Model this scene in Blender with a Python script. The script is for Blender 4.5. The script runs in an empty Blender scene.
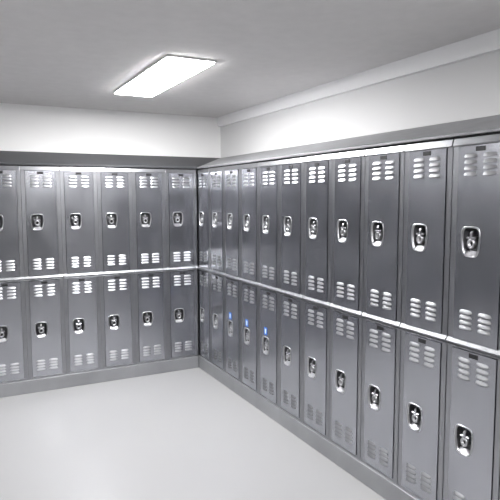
import bpy, bmesh, math
from mathutils import Vector, Matrix
C = bpy.context.scene.collection
PI = math.pi

# ------------------------------------------------------------------ helpers
def link(name, bm, mat, parent=None, smooth=False, bevel=0.0, loc=(0, 0, 0)):
    bmesh.ops.recalc_face_normals(bm, faces=bm.faces[:])
    me = bpy.data.meshes.new(name)
    bm.to_mesh(me); bm.free()
    me.materials.append(mat)
    if smooth:
        for p in me.polygons: p.use_smooth = True
    o = bpy.data.objects.new(name, me)
    C.objects.link(o)
    o.location = loc
    if parent: o.parent = parent
    if bevel:
        m = o.modifiers.new('bevel', 'BEVEL'); m.width = bevel; m.segments = 2
        m.limit_method = 'ANGLE'; m.angle_limit = math.radians(40)
    return o

def box(bm, x0, x1, y0, y1, z0, z1):
    v = [bm.verts.new(p) for p in ((x0,y0,z0),(x1,y0,z0),(x1,y1,z0),(x0,y1,z0),
                                   (x0,y0,z1),(x1,y0,z1),(x1,y1,z1),(x0,y1,z1))]
    for f in ((3,2,1,0),(4,5,6,7),(0,1,5,4),(1,2,6,5),(2,3,7,6),(3,0,4,7)):
        bm.faces.new([v[i] for i in f])

def prism(bm, prof, x0, x1):
    """profile of (y,z) points extruded along x"""
    a = [bm.verts.new((x0, y, z)) for y, z in prof]
    b = [bm.verts.new((x1, y, z)) for y, z in prof]
    n = len(prof)
    for i in range(n):
        bm.faces.new((a[i], a[(i+1) % n], b[(i+1) % n], b[i]))
    bm.faces.new(a); bm.faces.new(b[::-1])

def loft(bm, loops, cap_first=False, cap_last=False, closed=False):
    vs = [[bm.verts.new(p) for p in lp] for lp in loops]
    n = len(vs[0])
    rng = range(len(vs)) if closed else range(len(vs)-1)
    for k in rng:
        A, B = vs[k], vs[(k+1) % len(vs)]
        for i in range(n):
            bm.faces.new((A[i], A[(i+1) % n], B[(i+1) % n], B[i]))
    if cap_first: bm.faces.new(vs[0])
    if cap_last: bm.faces.new(vs[-1][::-1])

def mat(name, base, metallic=0.0, rough=0.5, noise=0.0, scale=(1, 1, 1), nscale=6.0, bump=0.0, rvar=0.0, spec=0.5, coat=0.0):
    m = bpy.data.materials.new(name); m.use_nodes = True
    nt = m.node_tree; b = nt.nodes['Principled BSDF']
    b.inputs['Metallic'].default_value = metallic
    b.inputs['Roughness'].default_value = rough
    b.inputs['Specular IOR Level'].default_value = spec
    b.inputs['Coat Weight'].default_value = coat
    b.inputs['Base Color'].default_value = (*base, 1)
    tc = nt.nodes.new('ShaderNodeTexCoord'); mp = nt.nodes.new('ShaderNodeMapping')
    mp.inputs['Scale'].default_value = scale
    nt.links.new(tc.outputs['Object'], mp.inputs['Vector'])
    oi = nt.nodes.new('ShaderNodeObjectInfo')
    ad = nt.nodes.new('ShaderNodeVectorMath'); ad.operation = 'ADD'
    sc = nt.nodes.new('ShaderNodeVectorMath'); sc.operation = 'SCALE'; sc.inputs['Scale'].default_value = 37.0
    cb = nt.nodes.new('ShaderNodeCombineXYZ')
    for k in range(3): nt.links.new(oi.outputs['Random'], cb.inputs[k])
    nt.links.new(cb.outputs[0], sc.inputs[0])
    nt.links.new(mp.outputs[0], ad.inputs[0]); nt.links.new(sc.outputs[0], ad.inputs[1])
    nz = nt.nodes.new('ShaderNodeTexNoise'); nz.inputs['Scale'].default_value = nscale
    nz.inputs['Detail'].default_value = 4.0
    nt.links.new(ad.outputs[0], nz.inputs['Vector'])
    if noise:
        rp = nt.nodes.new('ShaderNodeValToRGB')
        rp.color_ramp.elements[0].position = .25; rp.color_ramp.elements[1].position = .75
        rp.color_ramp.elements[0].color = (*[c*(1-noise) for c in base], 1)
        rp.color_ramp.elements[1].color = (*[min(1, c*(1+noise)) for c in base], 1)
        nt.links.new(nz.outputs['Fac'], rp.inputs[0]); nt.links.new(rp.outputs[0], b.inputs['Base Color'])
    if rvar:
        mr = nt.nodes.new('ShaderNodeMapRange')
        mr.inputs['To Min'].default_value = max(0, rough-rvar); mr.inputs['To Max'].default_value = rough+rvar
        nt.links.new(nz.outputs['Fac'], mr.inputs['Value']); nt.links.new(mr.outputs[0], b.inputs['Roughness'])
    if bump:
        bp = nt.nodes.new('ShaderNodeBump'); bp.inputs['Strength'].default_value = bump
        bp.inputs['Distance'].default_value = .01
        nt.links.new(nz.outputs['Fac'], bp.inputs['Height']); nt.links.new(bp.outputs[0], b.inputs['Normal'])
    return m

def emit(name, col, strength):
    m = bpy.data.materials.new(name); m.use_nodes = True
    b = m.node_tree.nodes['Principled BSDF']
    b.inputs['Base Color'].default_value = (.9, .9, .9, 1)
    b.inputs['Emission Color'].default_value = (*col, 1)
    b.inputs['Emission Strength'].default_value = strength
    return m

# ------------------------------------------------------------------ materials
M_door   = mat('locker_door_steel', (.455, .463, .50), 1.0, .24, noise=.07, scale=(1, 1, .6), nscale=7, bump=.05, rvar=.05)
M_frame  = mat('locker_frame_steel', (.35, .355, .375), 1.0, .33, noise=.06, nscale=9, rvar=.05)
M_lip    = mat('shelf_lip_steel', (.29, .295, .31), 1.0, .46, noise=.22, nscale=30)
M_louvre = mat('pressed_louvre_steel', (.38, .385, .40), 1.0, .42)
M_cab    = mat('locker_cabinet_steel', (.22, .225, .24), .7, .5, noise=.05)
M_hoodL  = mat('hood_left_dark_grey', (.055, .057, .063), .2, .55, noise=.16, nscale=12, rvar=.06)  # left hood has a darker base colour than the right one
M_hood   = mat('hood_right_mid_grey', (.25, .253, .265), .4, .42, noise=.2, scale=(1, 1, 1), nscale=9, rvar=.06)
M_plinth = mat('plinth_steel', (.36, .365, .38), .7, .42, noise=.12, scale=(1, 1, .5), nscale=4, rvar=.06)
M_chrome = mat('latch_chrome', (.50, .50, .52), 1, .32, noise=.04)
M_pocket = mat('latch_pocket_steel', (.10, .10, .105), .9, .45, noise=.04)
M_lever  = mat('lever_steel', (.34, .34, .36), 1, .32, noise=.04)
M_sill   = mat('latch_sill_steel', (.46, .46, .48), 1, .42)
M_black  = mat('plate_and_shadow_black', (.012, .012, .014), 0, .45, noise=.1)
M_plate  = mat('plate_print', (.20, .20, .21), 0, .5)
M_blue   = mat('sticker_blue', (.03, .16, .62), 0, .4)
M_white  = mat('sticker_white', (.75, .85, .92), 0, .4)
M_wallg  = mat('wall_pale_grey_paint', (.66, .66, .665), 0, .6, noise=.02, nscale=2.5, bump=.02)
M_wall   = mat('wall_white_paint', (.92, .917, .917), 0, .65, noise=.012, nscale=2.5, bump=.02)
M_ceil   = mat('ceiling_paint', (.68, .665, .665), 0, .8, noise=.035, nscale=14, bump=.05)
M_far    = mat('far_wall_paint', (.05, .05, .055), 0, .7, noise=.03)
M_floor  = mat('floor_pale_resin', (.325, .325, .328), 0, .34, noise=.025, nscale=1.6, rvar=.05, spec=.5)
M_streak   = mat('streak_white_gloss', (.86, .86, .87), 0, .4, noise=.01)  # paler than the right wall, so the strip shows as a light streak
M_rim    = mat('light_frame_white', (.85, .85, .85), 0, .4)
M_lamp   = emit('lamp_lens', (1, .995, .99), 56.0)

# ------------------------------------------------------------------ dimensions
ZB, ZT = .112, 1.865           # plinth top, locker top
HT = ZT-ZB                     # locker height
WALL = .428                    # wall planes at x=WALL and y=WALL
ZR = .971-ZB                   # shelf lip height in locker space
W = .3023
ZC = 2.416                     # ceiling
XL, YF = -5.4, -8.0            # unseen far walls
HOODZ = 2.010

# ------------------------------------------------------------------ setting
def struct(name, b, m):
    bm = bmesh.new(); box(bm, *b); o = link(name, bm, m); o['kind'] = 'structure'; return o
struct('floor', (XL-.1, WALL+.1, YF-.1, WALL+.1, -.1, 0), M_floor)
struct('ceiling', (XL-.1, WALL+.1, YF-.1, WALL+.1, ZC, ZC+.1), M_ceil)
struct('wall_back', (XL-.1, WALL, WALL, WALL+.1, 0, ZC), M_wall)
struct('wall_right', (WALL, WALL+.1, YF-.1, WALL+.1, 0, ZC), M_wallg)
struct('wall_left', (XL-.1, XL, YF, WALL, 0, ZC), M_far)
struct('wall_front', (XL-.1, WALL, YF-.1, YF, 0, ZC), M_far)

bm = bmesh.new()                # added angled white strip, imitates the bright light streak where right wall meets ceiling
prism(bm, [(0, 0), (.020, -.088), (.045, -.090), (.045, 0)], -(WALL-.002), 7.9)
tr = link('streak_strip_1', bm, M_streak); tr.rotation_euler = (0, 0, -PI/2); tr['kind'] = 'structure'
tr.location = (WALL-.046, 0, ZC)
# ------------------------------------------------------------------ locker column
SW = .030                       # stile width
HEAD = .036                     # header height
DX = W/2-.0008-SW-.003          # half door width
LOWER = (.018, ZR-.040)         # lower door z range
UPPER = (ZR+.004, HT-HEAD)      # upper door z range
LX = -.037                      # latch centre in x

def cup_loop(s, y, zc, n=28, dx=0):
    """rounded, downward tapering pocket outline; s = inset"""
    out = []
    for i in range(n):
        a = 2*PI*i/n
        c, q = math.cos(a), math.sin(a)
        e = .45
        px = abs(c)**e*(1 if c > 0 else -1); pz = abs(q)**e*(1 if q > 0 else -1)
        hw = (.049 if pz > 0 else .049-.009*abs(pz)) - s
        hh = .065 - s
        out.append((LX+dx+px*hw, y, zc+pz*hh))
    return out

def louver(bm, xc, z0, wid=.072, h=.018, P=.0085):
    nx, nz = 10, 4
    g = []
    for j in range(nz+1):
        row = []
        t = j/nz
        for i in range(nx+1):
            u = -1+2*i/nx
            env = max(0.0, 1-abs(u)**3.2)**.6
            y = -P*(1.35*t-.35*t*t)*env
            row.append(bm.verts.new((xc+u*wid/2*(.86+.14*t), -.0041+y, z0+h*(1-t)*(.55+.45*env)+ (1-env)*h*.25)))
        g.append(row)
    for j in range(nz):
        for i in range(nx):
            bm.faces.new((g[j][i], g[j][i+1], g[j+1][i+1], g[j+1][i]))
    back = [bm.verts.new((v.co.x, -.0036, v.co.z)) for v in g[nz]]
    for i in range(nx):
        bm.faces.new((g[nz][i], g[nz][i+1], back[i+1], back[i]))

def make_door(z0, z1, parent, lift):
    zc = (z0+z1)/2+lift
    bm = bmesh.new()
    outer = [(-DX, z0), (DX, z0), (DX, z1), (-DX, z1)]
    ov = [bm.verts.new((x, -.004, z)) for x, z in outer]
    edges = [bm.edges.new((ov[i], ov[(i+1) % 4])) for i in range(4)]
    hv = [bm.verts.new(p) for p in cup_loop(.001, -.004, zc)]
    edges += [bm.edges.new((hv[i], hv[(i+1) % len(hv)])) for i in range(len(hv))]
    bmesh.ops.triangle_fill(bm, use_beauty=True, use_dissolve=False, edges=edges)
    fs = bm.faces[:]
    r = bmesh.ops.extrude_face_region(bm, geom=fs)
    for v in [g for g in r['geom'] if isinstance(g, bmesh.types.BMVert)]:
        v.co.y = .014
    bmesh.ops.recalc_face_normals(bm, faces=bm.faces[:])
    # pressed louvres: two banks of four high and two banks of four low
    nf = len(bm.faces)
    for xc in (-.050, .050):
        for k in range(4):
            louver(bm, xc, z1-.052-.0262*k)
            louver(bm, xc, z0+.050+.0236*k)
    bm.faces.ensure_lookup_table()
    for f in bm.faces[nf:]: f.material_index = 1; f.smooth = True
    d = link('door', bm, M_door, parent)
    d.data.materials.append(M_louvre)
    # number plate
    bm = bmesh.new(); box(bm, -.024, .024, -.0062, -.0035, z1-.026, z1-.006)
    n = link('number_plate', bm, M_black, d, bevel=.001); n['label'] = 'black number plate'
    # latch pocket: bright rim and recessed well
    bm = bmesh.new()
    loft(bm, [cup_loop(-.003, -.0042, zc), cup_loop(-.002, -.0070, zc), cup_loop(.001, -.0078, zc),
              cup_loop(.004, -.0065, zc), cup_loop(.006, .001, zc)])
    p = link('latch_rim', bm, M_chrome, d, smooth=True); p['label'] = 'bright latch rim'
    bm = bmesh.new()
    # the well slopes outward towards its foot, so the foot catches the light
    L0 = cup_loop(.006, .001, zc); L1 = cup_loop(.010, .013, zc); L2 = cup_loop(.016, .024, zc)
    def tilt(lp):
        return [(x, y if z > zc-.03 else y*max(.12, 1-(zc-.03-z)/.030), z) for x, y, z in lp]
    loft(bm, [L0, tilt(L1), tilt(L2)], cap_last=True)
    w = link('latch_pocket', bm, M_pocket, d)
    bm = bmesh.new()             # sloping foot of the well
    prism(bm, [(-.0045, zc-.059), (-.004, zc-.056), (.010, zc-.040), (.020, zc-.040), (.020, zc-.059)], LX-.032, LX+.032)
    sl = link('latch_sill', bm, M_sill, d, bevel=.001); sl['label'] = 'bright sloping sill of the latch'
    # lift lever with padlock hole, standing in the well
    bm = bmesh.new()
    prism(bm, [(.022, zc+.050), (.002, zc+.044), (-.002, zc+.036), (-.002, zc+.014), (.022, zc+.010)], LX-.007, LX+.007)
    prism(bm, [(.022, zc+.024), (.002, zc+.022), (-.003, zc+.018), (-.003, zc+.012), (.022, zc+.008)], LX-.024, LX+.024)
    lv = link('latch_lever', bm, M_lever, d, bevel=.002); lv['label'] = 'dull steel lift lever'
    bm = bmesh.new()
    ring = lambda r, y: [(LX+r*math.cos(2*PI*i/20), y, zc-.008+r*1.1*math.sin(2*PI*i/20)) for i in range(20)]
    loft(bm, [ring(.0205, .020), ring(.0200, -.003), ring(.0175, -.0062), ring(.0115, -.005), ring(.011, .008)], cap_last=True)
    e = link('padlock_eye', bm, M_chrome, d, smooth=True)
    e.data.materials.append(M_black)
    e.data.polygons[len(e.data.polygons)-1].material_index = 1
    return d

def make_column(rivets):
    t = bpy.data.objects.new('locker_column', None); C.objects.link(t)
    t['category'] = 'locker'; t['kind'] = 'thing'
    h = W/2-.0008
    bm = bmesh.new()             # hollow carcass: sides, back, top, bottom, middle shelf
    box(bm, -h, -h+.003, .012, .41, 0, HT); box(bm, h-.003, h, .012, .41, 0, HT)
    box(bm, -h+.003, h-.003, .406, .41, 0, HT)
    box(bm, -h+.003, h-.003, .016, .406, 0, .004); box(bm, -h+.003, h-.003, .016, .406, HT-.004, HT)
    box(bm, -h+.003, h-.003, .016, .406, ZR-.012, ZR-.008)
    link('cabinet', bm, M_cab, t)
    bm = bmesh.new()             # welded front frame
    box(bm, -h, -h+SW, 0, .012, 0, HT-HEAD+.003); box(bm, h-SW, h, 0, .012, 0, HT-HEAD+.003)
    prism(bm, [(.012, HT-HEAD+.003), (-.0065, HT-HEAD+.003), (-.0068, HT-HEAD+.006), (.0006, HT-.001), (.0012, HT), (.012, HT)], -h+.001, h-.001)
    box(bm, -h+SW, h-SW, 0, .012, LOWER[1]+.003, UPPER[0]-.003)
    box(bm, -h+SW, h-SW, 0, .012, 0, LOWER[0]-.003)
    # inner door stops, closing the view into the gaps
    box(bm, -h+SW-.001, -h+SW+.012, .0145, .017, .0, HT); box(bm, h-SW-.012, h-SW+.001, .0145, .017, .0, HT)
    if rivets:
        for k in range(6):
            x = -h+.027+k*.0495
            box(bm, x-.011, x+.011, -.0045, 0.001, .003, .012)
    link('front_frame', bm, M_frame, t, bevel=.0018)
    bm = bmesh.new()             # projecting shelf lip between the two tiers
    prism(bm, [(.0, ZR-.022), (-.011, ZR-.020), (-.0125, ZR-.016), (-.0115, ZR-.0135), (0, ZR+.0035)], -h, h)
    prism(bm, [(.0, ZR-.036), (-.005, ZR-.034), (-.006, ZR-.030), (0, ZR-.024)], -h, h)
    link('shelf_lip', bm, M_lip, t, bevel=.0015)
    make_door(*UPPER, t, .013); make_door(*LOWER, t, -.010)
    return t

def copy_column(src):
    r = src.copy(); C.objects.link(r)
    for ch in tree[src.name]:
        c = ch.copy(); C.objects.link(c); c.parent = r
        for g in tree[ch.name]:
            d = g.copy(); C.objects.link(d); d.parent = c
    return r

protoL = make_column(True); protoR = make_column(False)
tree = {}
for o in list(bpy.data.objects):
    tree.setdefault(o.name, [])
    if o.parent: tree.setdefault(o.parent.name, []).append(o)

ordn = ['first', 'second', 'third', 'fourth', 'fifth', 'sixth', 'seventh', 'eighth', 'ninth', 'tenth', 'eleventh', 'twelfth']
OL = .0145
NL = 17                        # six in the photo, the rest carry the row on past its left edge
for k in range(NL):
    o = protoL if k == 0 else copy_column(protoL)
    o.location = (-(OL+(k+.5)*.3021), 0, ZB)
    o['group'] = 'two-tier lockers along the back wall' if k < 6 else 'two-tier lockers beyond the left edge of the photo'
    o['label'] = 'grey two-tier steel locker on the back wall, beyond the photo\'s left edge' if k > 5 else ['grey two-tier steel locker on the back wall, directly left of the room corner',
                  'grey two-tier steel locker on the back wall, second left of the room corner',
                  'grey two-tier steel locker on the back wall, third left of the room corner',
                  'grey two-tier steel locker on the back wall, fourth left of the room corner',
                  'leftmost fully visible two-tier steel locker on the back wall, fifth from corner',
                  'two-tier steel locker on the back wall, cut off by the photo\'s left edge'][k]
for k in range(12):
    o = protoR if k == 0 else copy_column(protoR)
    o.location = (0, .032-(k+.5)*.305, ZB); o.rotation_euler = (0, 0, -PI/2)
    o['group'] = 'two-tier lockers along the right wall'
    if k in (2, 3, 4):
        lab = 'two-tier steel locker on the right wall, %s from the corner, blue sticker above lower latch' % ordn[k]
    elif k == 11:
        lab = 'two-tier steel locker on the right wall, sliver at the photo\'s right edge, nearest the viewer'
    elif k == 10:
        lab = 'largest two-tier steel locker on the right wall, big dark lever latch, second nearest the viewer'
    elif k == 0:
        lab = 'narrow-looking two-tier steel locker on the right wall, touching the room corner'
    else:
        lab = 'grey two-tier steel locker on the right wall, %s from the room corner' % ordn[k]
    o['label'] = lab
    if k in (2, 3, 4):
        dr = [c for c in C.objects if c.parent == o and c.name.startswith('door')]
        dr = min(dr, key=lambda c: min(v.co.z for v in c.data.vertices))
        zc = sum(LOWER)/2-.010
        bm = bmesh.new(); box(bm, LX-.022, LX+.022, -.0055, -.0042, zc+.080, zc+.136)
        s = link('sticker', bm, M_blue, dr); s['label'] = 'small blue and white sticker'
        bm = bmesh.new(); box(bm, LX-.010, LX+.010, -.0062, -.0053, zc+.090, zc+.126)
        # the pale middle belongs to the same sticker mesh
        me = s.data; me.materials.append(M_white)
        bm2 = bmesh.new(); bm2.from_mesh(me); n0 = len(bm2.faces)
        tmp = bpy.data.meshes.new('tmp'); bm.to_mesh(tmp); bm.free(); bm2.from_mesh(tmp)
        bm2.faces.ensure_lookup_table()
        for f in bm2.faces[n0:]: f.material_index = 1
        bm2.to_mesh(me); bm2.free(); bpy.data.meshes.remove(tmp)

# ------------------------------------------------------------------ sloping hoods (mitred in the corner)
XE, YE = -(OL+NL*.3021), .032-12*.305
OV = .012                                   # overhang
prof = [(-OV, ZT+.010), (-OV, ZT+.022), (WALL-.004, HOODZ+.004), (WALL-.004, HOODZ-.010), (-OV+.010, ZT+.010)]
def hood(side):
    bm = bmesh.new()
    e, f = [], []
    for d, z in prof:
        if side == 'L':
            e.append(bm.verts.new((XE, d, z))); f.append(bm.verts.new((d-.0015, d, z)))
        else:
            e.append(bm.verts.new((d, YE, z))); f.append(bm.verts.new((d, d-.0015, z)))
    n = len(prof)
    for i in range(n):
        bm.faces.new((e[i], e[(i+1) % n], f[(i+1) % n], f[i]))
    bm.faces.new(e); bm.faces.new(f[::-1])
    return bm
def single(o, label, cat, group=None):
    o['label'] = label; o['category'] = cat
    if group: o['group'] = group
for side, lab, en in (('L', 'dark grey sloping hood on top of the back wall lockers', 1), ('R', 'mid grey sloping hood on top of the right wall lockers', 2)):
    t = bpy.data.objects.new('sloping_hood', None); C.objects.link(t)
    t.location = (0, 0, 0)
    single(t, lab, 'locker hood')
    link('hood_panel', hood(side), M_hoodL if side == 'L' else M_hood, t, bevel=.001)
    bm = bmesh.new()                        # recessed black strip standing in for the shadow gap under the hood
    if side == 'L': box(bm, XE+.004, -.006, .010, .030, ZT+.0005, ZT+.010)
    else: box(bm, .010, .030, YE+.004, .040, ZT+.0005, ZT+.010)
    link('shadow_gap_strip', bm, M_black, t)

# ------------------------------------------------------------------ plinths
def plinth(x0, x1, y0, y1, label):
    bm = bmesh.new(); box(bm, x0, x1, y0, y1, 0.0, ZB-.0008)
    o = link('locker_plinth', bm, M_plinth, bevel=.004)
    single(o, label, 'plinth')
plinth(XE, -.016, -.014, .41, 'low grey steel plinth under the back wall lockers')
plinth(-.014, .41, YE, .41, 'low grey steel plinth under the right wall lockers')

# ------------------------------------------------------------------ ceiling lights
def ceiling_light(x0, x1, y0, y1, label, group=None):
    cx, cy = (x0+x1)/2, (y0+y1)/2
    t = bpy.data.objects.new('ceiling_light', None); C.objects.link(t)
    t.location = (cx, cy, ZC)
    single(t, label, 'ceiling light', group)
    hx, hy, r = (x1-x0)/2, (y1-y0)/2, .012
    bm = bmesh.new()
    box(bm, -hx-r, hx+r, -hy-r, -hy, -.010, 0); box(bm, -hx-r, hx+r, hy, hy+r, -.010, 0)
    box(bm, -hx-r, -hx, -hy, hy, -.010, 0); box(bm, hx, hx+r, -hy, hy, -.010, 0)
    link('light_frame', bm, M_rim, t)
    bm = bmesh.new(); box(bm, -hx+.001, hx-.001, -hy+.001, hy-.001, -.017, -.001)
    link('diffuser', bm, M_lamp, t)
ceiling_light(-.873, -.588, -1.727, -.499, 'long white glowing panel light flush in the ceiling above the corner')
for x, y in ((-3.9, -1.1), (-.73, -4.6), (-3.9, -6.6)):  # extra panels added out of view to brighten walls and lockers
    ceiling_light(x-.14, x+.14, y-.61, y+.61, 'long white glowing panel added as unseen fill light in the ceiling', 'added fill lights out of view')

# ------------------------------------------------------------------ world, camera, colour
w = bpy.data.worlds.new('World'); bpy.context.scene.world = w; w.use_nodes = True
w.node_tree.nodes['Background'].inputs[0].default_value = (.02, .02, .02, 1)

cam = bpy.data.cameras.new('camera'); co = bpy.data.objects.new('camera', cam); C.objects.link(co)
cam.sensor_fit = 'HORIZONTAL'; cam.sensor_width = 36; cam.lens = 557.0/500*36
cam.clip_start = .05
co.location = (-1.960, -4.832, 1.608)
yaw, pitch, roll = [math.radians(a) for a in (-27.376, -5.360, -.1435)]
F = Vector((-math.sin(yaw)*math.cos(pitch), math.cos(yaw)*math.cos(pitch), math.sin(pitch)))
R = Vector((math.cos(yaw), math.sin(yaw), 0)); U = R.cross(F)
R2 = R*math.cos(roll)+U*math.sin(roll); U2 = -R*math.sin(roll)+U*math.cos(roll)
co.rotation_euler = Matrix((R2, U2, -F)).transposed().to_euler()
bpy.context.scene.camera = co
vs = bpy.context.scene.view_settings
vs.view_transform = 'Standard'; vs.look = 'None'; vs.exposure = 0.42; vs.gamma = 1.0
vs.use_curve_mapping = False
